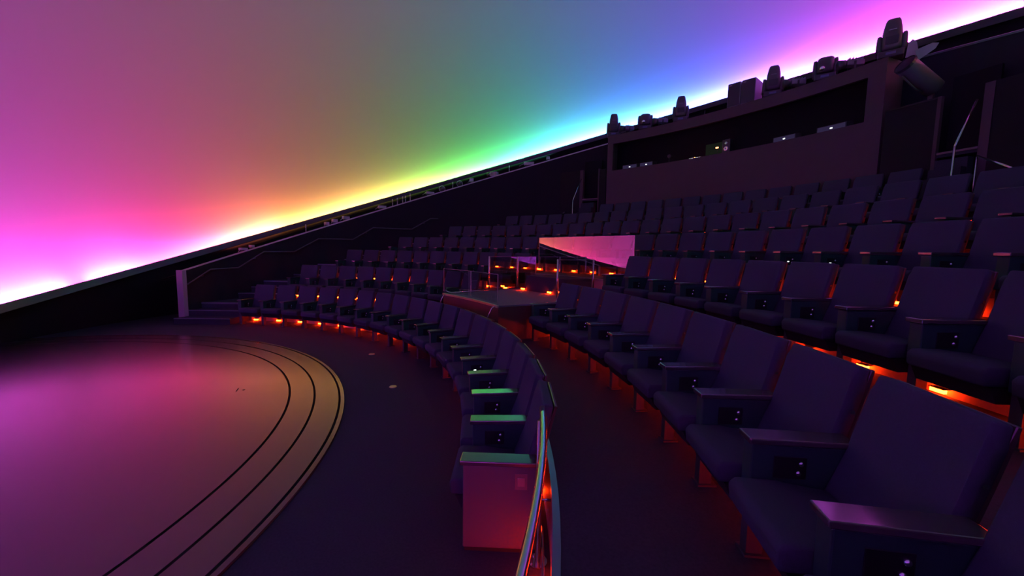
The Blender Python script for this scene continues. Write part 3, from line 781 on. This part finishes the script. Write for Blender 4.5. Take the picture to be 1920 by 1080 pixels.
# ---- exit openings on both sides of the booth: landing, jambs, steps and rails
def exit_side(side):
    f = (lambda a: a) if side == 0 else (lambda a: 2 * AL - a)
    nm = 'left' if side == 0 else 'right'
    a_in, a_out = (.872, .912) if side == 0 else (f(.323), f(.289))
    a_in, a_out = (.873, .912) if side == 0 else (2 * AL - .3235, 2 * AL - .289)
    def sec(bm, R0, R1, a, b, z0, z1):
        a, b = f(a), f(b); add_sector(bm, R0, R1, min(a, b), max(a, b), z0, z1)
    d = thing('exit_doorway', 'dark open doorway up steps to the %s of the control booth' % nm, 'doorway', (0, 0, 0))
    d['kind'] = 'structure'
    lim = .985
    bm = B(); sec(bm, R_BOOTH, 16.80, a_in, a_out, 3.86, 3.95); obj('landing', bm, M_CARPET, d)
    bm = B(); sec(bm, R_BOOTH - .015, R_BOOTH + .02, a_in, a_out, 3.92, 3.957); obj('sill', bm, M_RAIL, d)
    bm = B(); sec(bm, R_BOOTH, R_BOOTH + .14, a_out, a_out + .008, 2.72, 5.05); obj('jamb', bm, M_BOOTH, d)
    bm = B(); sec(bm, R_BOOTH + .01, R_BOOTH + .10, a_out + .008, lim if side == 0 else .965, 2.72, 5.05); obj('side_panel', bm, M_WALL, d)
    bm = B(); sec(bm, 16.72, 16.78, a_in, a_out + .004, 3.95, 5.4); obj('dark_recess', bm, M_BLACK, d)  # black sheet standing for the darkness inside the doorway
    stp = thing('exit_steps', 'dark steep steps up to the doorway %s of the booth' % nm, 'steps', (0, 0, 0), group='steps up to the exit doorways')
    for k in range(6):
        bm = B(); zt = 3.86 - .19 * k
        sec(bm, R_BOOTH - .17 * (k + 1), R_BOOTH - .17 * k - .002, a_in + .004, a_out - .002, 2.72, zt - .08); obj('step', bm, M_CARPET, stp)
    return d
exit_side(0); exit_side(1)
def free_rail(pts, R, label, mt=M_STEEL):
    t = thing('handrail', label, 'handrail', (0, 0, 0))
    P = [hit_cyl(x, y, r) for (x, y), r in zip(pts, R)]
    bm = B(); add_tube(bm, P, .018, 8); obj('rail', bm, mt, t, True)
    return t, P
t, P = free_rail([(1090, 336), (1074, 376)], [R_BOOTH - .12, R_BOOTH - .98], 'short sloping steel handrail at the left booth doorway')
bm = B(); add_tube(bm, [P[1], (P[1].x, P[1].y, 2.74)], .016, 8); obj('post', bm, M_STEEL, t, True)
t, P = free_rail([(1832, 187), (1790, 275)], [R_BOOTH - .12, R_BOOTH - .98], 'long sloping steel handrail at the right booth doorway')
bm = B(); add_tube(bm, [P[1], (P[1].x, P[1].y, 2.74)], .016, 8); obj('post', bm, M_STEEL, t, True)
wall_rail([(1055, 400), (1080, 385), (1088, 382)], R_WALL - .07, 'short handrail on the left side wall below the booth doorway')
t, P = free_rail([(1832, 292), (1897, 315)], [R_BOOTH - .35, R_BOOTH - 1.0], 'low sloping steel rail right of the booth doorway steps')
bm = B(); add_tube(bm, [P[0], (P[0].x, P[0].y, 2.74)], .014, 8); obj('post', bm, M_STEEL, t, True)
bm = B(); add_tube(bm, [P[1], (P[1].x, P[1].y, 2.74)], .014, 8); obj('post', bm, M_STEEL, t, True)

# ================================================================== equipment on the shelf behind the side wall
M_EQ = mat('equipment_grey', (.42, .42, .42), .4, spec=.5)
def shelf_at(px, r=9.3):
    p = hit_cyl(px, 405 - (px - 600) * .285, r, CC); th = math.atan2(p.y - CC.y, p.x - CC.x)
    return Vector((p.x, p.y, plane_z(p, .0221))), th - PI / 2
def pipe(px, h, label):
    p, rz = shelf_at(px)
    t = thing('vertical_pipe', label, 'pipe', p, rz, 'pipes under the dome edge')
    bm = B(); add_tube(bm, [(0, 0, -.03), (0, 0, h)], .016, 8); obj('tube', bm, M_EQ, t, True)
    bm = B(); add_tube(bm, [(0, 0, h * .6), (0, 0, h * .6 + .03)], .026, 8); obj('clamp', bm, M_DEV2, t, True)
for k, px in enumerate((736, 745, 755, 760, 769, 849, 955, 573)):
    pipe(px, .33 if k != 4 else .36, ['thin leftmost pipe of the lit group under the green dome edge', 'second pipe of the lit group under the dome edge', 'third pipe of the lit group under the dome edge',
         'fourth pipe of the lit group under the dome edge', 'thick bright fifth pipe of the lit group under the dome edge', 'single pipe between the two round yoke lights',
         'single short pipe under the cyan dome edge', 'single orange lit pipe above the left wall cap'][k])
def yoke_light(px, label):
    p, rz = shelf_at(px)
    t = thing('yoke_light', label, 'stage light', p, rz, 'round yoke lights under the dome edge')
    bm = B()
    for k in range(16):
        a, b = 2 * PI * k / 16, 2 * PI * (k + 1) / 16
        add_tube(bm, [(.12 * math.cos(a), 0, .17 + .12 * math.sin(a)), (.12 * math.cos(b), 0, .17 + .12 * math.sin(b))], .012, 6, cap=False)
    obj('yoke', bm, M_EQ, t, True)
    bm = B(); add_tube(bm, [(0, -.12, .17), (0, .1, .17)], [.075, .06], 14); obj('barrel', bm, M_DEV2, t, True)
    bm = B(); add_box(bm, -.05, .05, -.05, .05, -.03, .06); obj('clamp', bm, M_DEV2, t)
yoke_light(829, 'left round yoke light under the green dome edge'); yoke_light(862, 'right round yoke light under the green dome edge')
def small_box(px, wx, h, label, extra=True):
    p, rz = shelf_at(px)
    t = thing('equipment_box', label, 'equipment box', p, rz, 'small equipment boxes under the dome edge')
    bm = B(); add_box(bm, -wx / 2, wx / 2, -.09, .09, .10, .10 + h); bevel(bm, .008, 1); obj('case', bm, M_EQ, t)
    for x in (-wx * .3, wx * .3):
        bm = B(); add_box(bm, x - .012, x + .012, -.05, .05, -.03, .10); obj('bracket', bm, M_DEV2, t)
    if extra:
        bm = B(); add_tube(bm, [(-wx * .5, -.02, .16), (-wx * .7, -.05, .11), (-wx * .95, -.05, .05)], .008, 6); obj('cable', bm, M_EQ, t, True)
small_box(455, .18, .07, 'small orange lit box with cable on the far left shelf')
small_box(471, .09, .08, 'tiny dark box with white dot on the far left shelf', False)
small_box(612, .12, .10, 'small yellow lit box at the start of the shelf equipment')
small_box(627, .16, .12, 'yellow lit box second along the shelf equipment')
small_box(648, .22, .10, 'wide yellow lit box third along the shelf equipment')
small_box(716, .28, .10, 'wide yellow green box left of the lit pipe group')
small_box(806, .32, .09, 'wide green lit box between the pipes and round yoke lights')
small_box(884, .16, .14, 'square green lit box right of the round yoke lights')
small_box(992, .42, .12, 'long cyan lit box with looped cable under the dome edge')
small_box(1028, .14, .12, 'small square pale cyan box at the right of the shelf', False)
p, rz = shelf_at(926)
t = thing('projector', 'stubby cyan lit projector on a bracket under the dome edge', 'projector', p, rz - .5)
bm = B(); add_box(bm, -.14, .18, -.10, .10, .06, .24); bevel(bm, .02, 2); obj('body', bm, M_EQ, t)
bm = B(); add_tube(bm, [(-.14, 0, .15), (-.30, 0, .15)], [.075, .085], 16); obj('lens', bm, M_DEV, t, True)
for k in range(4):
    bm = B(); add_box(bm, -.08 + k * .06, -.06 + k * .06, -.106, .106, .08, .22); obj('fin', bm, M_DEV2, t)
bm = B(); add_box(bm, -.03, .05, -.04, .04, -.03, .06); obj('bracket', bm, M_DEV2, t)
